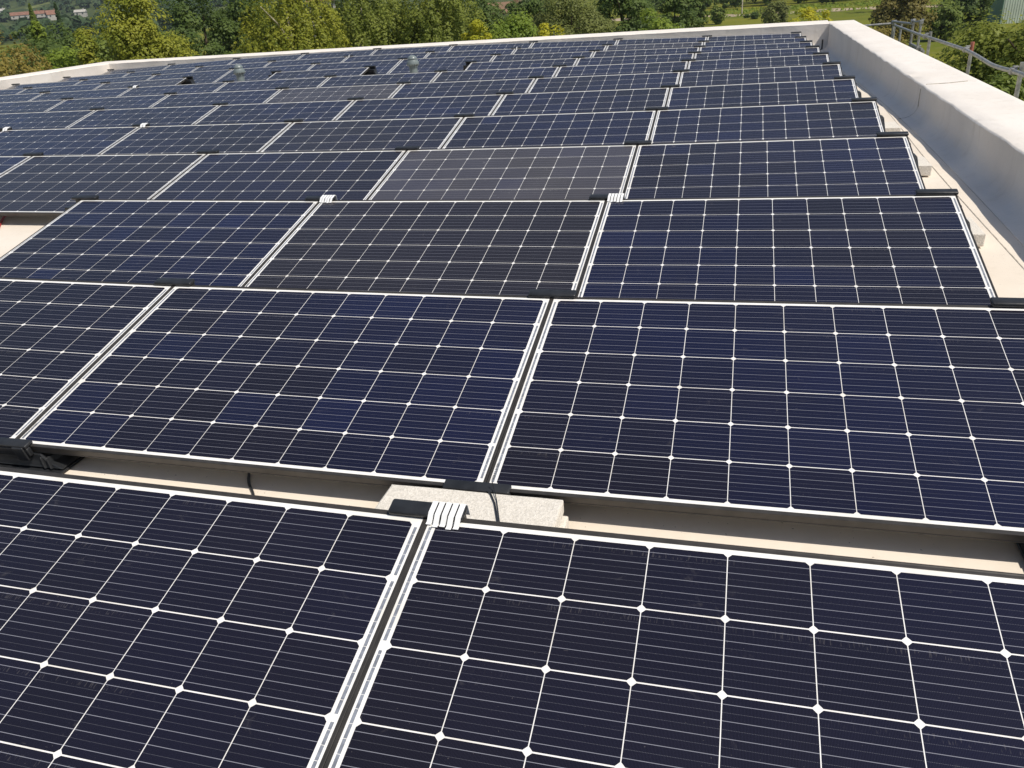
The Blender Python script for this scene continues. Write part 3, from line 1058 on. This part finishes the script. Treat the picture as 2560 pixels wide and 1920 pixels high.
tree("pointed light green tree in front of the far hillside houses", -74.5, 79.9, 2.7, 1.7, 3.8, 'cone', 'mid', 2200, 0.28, name="conifer_tree")
tree("dark slim spruce in front of the far hillside", -86.0, 96.5, 3.0, 1.1, 4.5, 'cone', 'blue', 2000, 0.32, name="conifer_tree")
tree("medium yellow-green tree left of the tallest yellow-green tree", -28.1, 32.9, 1.5, 1.5, 4.0, 'round', 'yellow', 12000, 0.125, taper=0.55, seed=8)
tree("tallest yellow-green tree left of the dark central trees", -26.2, 34.4, 3.3, 2.7, 6.2, 'round', 'yellow', 42000, 0.125, clumps=110, taper=0.35, seed=9)
tree("low yellow-green tree under the dark central trees", -22.9, 31.9, 0.2, 1.5, 3.0, 'round', 'yellow', 11000, 0.115, seed=10)
tree("large dark green tree right of the tallest yellow-green tree", -35.5, 52.4, 3.4, 3.0, 6.0, 'round', 'dark', 20000, 0.19, clumps=110, seed=11)
tree("large dark green tree left of the first birch", -33.6, 55.5, 3.2, 2.9, 6.0, 'round', 'dark', 18000, 0.20, clumps=110, seed=12)
tree("dull olive tree behind the tallest yellow-green tree", -44.9, 59.2, 1.7, 1.6, 4.0, 'round', 'olive', 5000, 0.22, seed=13)
tree("yellow-green birch with two pale stems, left of three birches", -19.6, 36.3, 3.4, 2.75, 5.9, 'weep', 'yellow', 52000, 0.115, name="birch_tree", bark=M_BIRCH, seed=14)
tree("dark tree glimpsed between the first and middle birches", -32.6, 66.7, 1.0, 2.2, 4.6, 'round', 'dark', 9000, 0.22, seed=44)
tree("middle weeping birch with drooping strands above the far parapet", -17.6, 40.8, 3.4, 2.7, 6.2, 'weep', 'birch', 48000, 0.12, name="birch_tree", bark=M_BIRCH, seed=15)
tree("right-hand weeping birch with drooping strands, next to dark trees", -14.0, 41.0, 3.2, 2.5, 6.2, 'weep', 'birch', 44000, 0.12, name="birch_tree", bark=M_BIRCH, seed=16)
tree("dark tree right of the birches, left of the glimpsed house", -20.4, 71.5, 1.5, 3.0, 5.0, 'round', 'dark', 12000, 0.24, seed=17)
tree("dark tree right of the glimpsed house", -15.9, 69.4, 1.8, 2.9, 5.2, 'round', 'dark', 12000, 0.23, seed=18)
tree("small golden bush at the right foot of the birches", -10.5, 35.9, 0.2, 0.95, 2.2, 'round', 'gold', 6000, 0.11, name="bush", cat="bush", seed=19)
tree("yellow-green bush below the glimpsed house, over the parapet", -9.6, 38.2, 0.25, 1.8, 2.4, 'round', 'bright', 14000, 0.125, name="bush", cat="bush", seed=20)
tree("bright yellow bush just above the middle of the far parapet", -7.1, 34.7, -0.1, 1.2, 2.0, 'round', 'gold', 10000, 0.10, name="bush", cat="bush", seed=21)
tree("olive willow with soft rounded crown behind the yellow bush", -9.9, 53.5, 1.2, 3.1, 4.6, 'round', 'olive', 30000, 0.14, clumps=120, seed=22)
tree("dark green tree right of the olive willow", -7.6, 61.0, 1.5, 3.0, 5.0, 'round', 'dark', 17000, 0.20, seed=23)
tree("bright green tree at the left corner of the meadow", -3.9, 45.3, -0.1, 2.1, 3.2, 'round', 'bright', 16000, 0.14, seed=24)
tree("dark tree standing at the left edge of the meadow", -4.8, 69.3, 0.9, 2.4, 4.8, 'round', 'dark', 13000, 0.21, seed=25)
tree("farther dark tree behind the meadow's left edge", -6.0, 109.4, 0.4, 2.5, 5.0, 'round', 'dark', 5000, 0.33, seed=26)
tree("small dark shrub on the meadow left of the track", -4.3, 164.5, -4.7, 1.5, 1.8, 'round', 'mid', 1500, 0.35, name="bush", cat="bush", seed=27)
tree("round olive bush beside the bare track", 5.2, 149.5, -4.1, 2.5, 2.2, 'round', 'olive', 3500, 0.33, name="bush", cat="bush", seed=28)
tree("tiny dark bush on the bare track, the larger of two", 2.3, 174.5, -6.5, 0.95, 0.9, 'round', 'dark', 500, 0.33, name="bush", cat="bush", seed=29)
tree("tiny dark bush on the bare track, the smaller of two", 0.9, 179.5, -7.2, 0.7, 0.5, 'round', 'dark', 300, 0.3, name="bush", cat="bush", seed=30)
tree("sparse golden sapling over the parapet in front of the meadow, the lower one", 3.3, 44.5, -0.4, 1.2, 2.4, 'round', 'gold', 2600, 0.13, name="sapling", clumps=40, seed=31)
tree("sparse golden sapling over the parapet in front of the meadow, the taller one", 4.5, 45.4, -0.2, 0.8, 2.6, 'round', 'gold', 2000, 0.13, name="sapling", clumps=30, seed=32)
tree("reddish green tree across the meadow, left of dark shrubs", 17.0, 103.3, -1.6, 3.3, 3.3, 'round', 'rust', 9000, 0.32, clumps=110, seed=33)
tree("rounded green shrub between the reddish tree and the dark trees", 22.4, 109.4, -3.9, 2.1, 2.1, 'round', 'mid', 4500, 0.31, name="bush", cat="bush", seed=34)
tree("dark tree left of the green shed", 27.4, 122.5, -1.2, 3.0, 4.0, 'round', 'dark', 7000, 0.34, seed=35)
tree("darkest tree hard against the green shed", 29.2, 127.0, -1.6, 2.2, 3.6, 'round', 'dark', 5000, 0.34, seed=36)
tree("large leafy bush beyond the scaffold rail at the right edge", 8.3, 25.9, 0.25, 2.75, 3.3, 'round', 'birch', 52000, 0.105, clumps=150, seed=37)
tree("low leafy bush below the big bush, behind the scaffold uprights", 5.9, 19.8, -1.05, 1.6, 2.4, 'round', 'mid', 15000, 0.105, clumps=90, seed=38)
tree("leafy bush close to the right parapet under the bent rail", 5.6, 14.6, -1.0, 1.5, 2.6, 'round', 'mid', 15000, 0.095, clumps=90, seed=39)
tree("leafy bush on the meadow side of the scaffold, left of the big bush", 6.6, 27.5, -1.55, 2.0, 2.2, 'round', 'birch', 15000, 0.11, seed=40)
tree("brown scrubby bush behind the far end of the scaffold", 8.3, 57.5, -2.75, 2.2, 1.3, 'round', 'brown', 5000, 0.16, name="bush", cat="bush", seed=41)


def wood(name, zone, n_trees, h, leaf, per, size, seed):
    """far woodland that reads as one mass"""
    r = np.random.default_rng(seed)
    Vs = []
    for i in range(n_trees):
        x, y = zone(r)
        hh = h * r.uniform(0.7, 1.25)
        rx = hh * r.uniform(0.26, 0.4)
        V = round_crown(rx, hh * 0.5, per, size, r, 18)
        Vs.append(V + np.array([x, y, GROUND + hh * 0.48]))
    link(name, leaf_mesh(name, np.concatenate(Vs), LEAF[leaf]), kind="stuff")


wood("woodland", lambda r: (r.uniform(-28, 75), r.uniform(226, 262)), 70, 13, 'dark', 700, 0.75, 1)
wood("woodland", lambda r: (r.uniform(-40, 80), r.uniform(216, 224)), 26, 5.5, 'dark', 500, 0.6, 2)
wood("woodland", lambda r: (-25 - r.uniform(0, 75), 84 + r.uniform(-2, 40)), 60, 8.0, 'dark', 650, 0.5, 3)
wood("woodland", lambda r: (-48 - r.uniform(0, 60), 60 + r.uniform(-20, 35)), 46, 6.8, 'dark', 700, 0.38, 4)
wood("woodland", lambda r: (r.uniform(28, 70), r.uniform(141, 175)), 30, 12, 'dark', 700, 0.6, 9)
# rough weeds along the track and grass edge
rw_ = np.random.default_rng(5)
n = 1800
Pw = np.stack([rw_.uniform(-20, 40, n), rw_.uniform(182, 216, n), np.full(n, GROUND + 0.25)], 1)
keep = (np.abs(Pw[:, 1] - 191.5 - np.maximum(0, -Pw[:, 0]) * 0.6) > 3.5)
link("undergrowth", leaf_mesh("undergrowth", quads(Pw[keep], rw_.normal(size=(keep.sum(), 3)) * 0.6 + np.array([0, -0.5, 0.6]), 0.55, rw_), LEAF['bright']), kind="stuff")
# woods on the far hillside
r = np.random.default_rng(8)
Vs = []
for i in range(5200):
    az = math.radians(r.uniform(-66, -24))
    R = r.uniform(440, 1700) ** 1.0
    if 600 < R < 815 and -47 < math.degrees(az) < -38:
        continue
    if math.sin(R * 0.013 + az * 31) + math.sin(az * 57 - R * 0.006) > 1.05:
        continue
    hh = r.uniform(5, 10)
    V = round_crown(hh * 0.5, hh * 0.5, 26, hh * 0.5, r, 6)
    Vs.append(V + np.array([R * math.sin(az), R * math.cos(az), hill_z(R, az) + hh * 0.4]))
link("woodland", leaf_mesh("woodland", np.concatenate(Vs), LEAF['blue']), kind="stuff")

# ------------------------------------------------------------------ buildings beyond
M_TILE = plain("red_tile", (0.21, 0.105, 0.07), 0.85, 0, 0.2, 0.6)
M_TILEB = plain("brown_tile", (0.20, 0.125, 0.075), 0.85, 0, 0.2, 0.6)
M_WALLW = plain("white_render", (0.40, 0.38, 0.34), 0.9, 0, 0.05, 0.5)
M_GLASS = plain("window_glass", (0.03, 0.035, 0.04), 0.12)
M_SHEDG = plain("green_sheet_shaded", (0.13, 0.24, 0.18), 0.6, 0, 0.06, 1)  # green sheet with the shaded side's darkness painted into its colour
M_SHEDL = plain("green_sheet_lit", (0.60, 0.66, 0.58), 0.6, 0, 0.05, 1)  # same shed's sunlit front, the light painted in as a paler tone


def house(label, x, y, z, L, W, Hw, Hr, rot, roof_m, wall_m, wins=3):
    e = thing("house", label, "house", (x, y, z), group="houses beyond the trees")
    e.rotation_euler = (0, 0, rot)
    link("wall", MB().box(-L / 2, L / 2, -W / 2, W / 2, -2, Hw).mesh("wall", wall_m), e)
    m = MB()
    o = 0.35
    m.add([(-L / 2 - o, -W / 2 - o, Hw), (L / 2 + o, -W / 2 - o, Hw), (L / 2 + o, W / 2 + o, Hw), (-L / 2 - o, W / 2 + o, Hw), (-L / 2 - o, 0, Hw + Hr), (L / 2 + o, 0, Hw + Hr)],
          [(0, 1, 5, 4), (2, 3, 4, 5), (1, 2, 5), (3, 0, 4), (0, 3, 2, 1)])
    rf = link("roof", m.mesh("roof", roof_m), e)
    link("chimney", MB().box(L * 0.28, L * 0.28 + 0.7, -0.35, 0.35, Hw + Hr - 0.8, Hw + Hr + 0.9).mesh("chimney", roof_m), rf)
    for i in range(wins):
        wx = -L / 2 + (i + 0.5) * L / wins
        w = link("window", MB().box(wx - 0.55, wx + 0.55, -W / 2 - 0.05, -W / 2 + 0.02, Hw - 1.7, Hw - 0.5).mesh("window", M_WALLW), e)
        link("pane", MB().box(wx - 0.47, wx + 0.47, -W / 2 - 0.06, -W / 2 - 0.03, Hw - 1.62, Hw - 0.58).mesh("pane", M_GLASS), w)
    return e


def on_hill(R, az_deg):
    a = math.radians(az_deg)
    return R * math.sin(a), R * math.cos(a), hill_z(R, a)


house("house glimpsed between dark trees with brown roof and white wall", -36.0, 134.7, GROUND + 1.9, 5, 5, 3.3, 1.5, 0.25, M_TILEB, M_WALLW, 3)
house("house with red roof glimpsed at the top between the birches", -58.2, 116.6, GROUND + 5.0, 3.4, 5, 3.8, 2.3, 0.4, M_TILE, M_WALLW)
house("long far house with orange red roof on the distant hillside", -548.0, 582.0, 4.2, 24, 9, 0.6, 2.4, 0.70, M_TILE, M_WALLW, 6)
house("small far house with red roof, right of the long far house", -521.0, 577.2, 1.6, 8, 8, 2.0, 3.2, 0.9, M_TILE, M_WALLW, 2)
house("tiny white far house beside the dark slim spruce", -505.0, 590.0, 0.5, 8, 7, 3.4, 1.8, 0.5, M_WALLW, M_WALLW, 2)
house("white far house high on the distant hillside at the left", -690.0, 700.0, hill_z(983, math.radians(-44.6)) - 0.5, 9, 7, 4.0, 2.0, 0.5, M_WALLW, M_WALLW, 2)

sh = thing("shed", "pale green metal shed cut by the top right corner", "shed", (33.3, 129.5, GROUND))
link("side_wall", MB().box(0, 0.1, 0, 10, 0, 5.4).mesh("side_wall", M_SHEDG), sh)
link("front_wall", MB().box(0.1, 13, 0, 0.1, 0, 5.4).mesh("front_wall", M_SHEDL), sh)
m = MB()
for i in range(43):
    m.box(0.25 + i * 0.3, 0.30 + i * 0.3, -0.035, 0.0, 0, 5.35)
link("cladding_ribs", m.mesh("cladding_ribs", M_SHEDL), sh, kind="stuff")
link("roof", MB().box(-0.2, 13.2, -0.2, 10.2, 5.4, 5.6).mesh("roof", M_SHEDG), sh)
link("back_wall", MB().box(0.1, 13, 9.9, 10, 0, 5.4).mesh("back_wall", M_SHEDG), sh)

pl = thing("utility_pole", "thin pale pole standing at the far side of the meadow", "pole", (-0.2, 196.0, GROUND), data=MB().tube([(0, 0, 0), (0, 0, 9)], [0.13, 0.09], 8).mesh("utility_pole", M_BIRCH, smooth=True))

# ------------------------------------------------------------------ summer haze over the valley
t = NT("haze_air")
pv = t.n("ShaderNodeVolumePrincipled")
pv.inputs["Color"].default_value = (0.80, 0.88, 0.97, 1)
pv.inputs["Density"].default_value = 0.00014
pv.inputs["Anisotropy"].default_value = 0.2
t.t.links.new(pv.outputs[0], t.out.inputs["Volume"])
link("haze", MB().box(-3050, 3050, -650, 3050, GROUND - 1.5, 215).mesh("haze", t.m), kind="stuff")

bpy.context.view_layer.update()
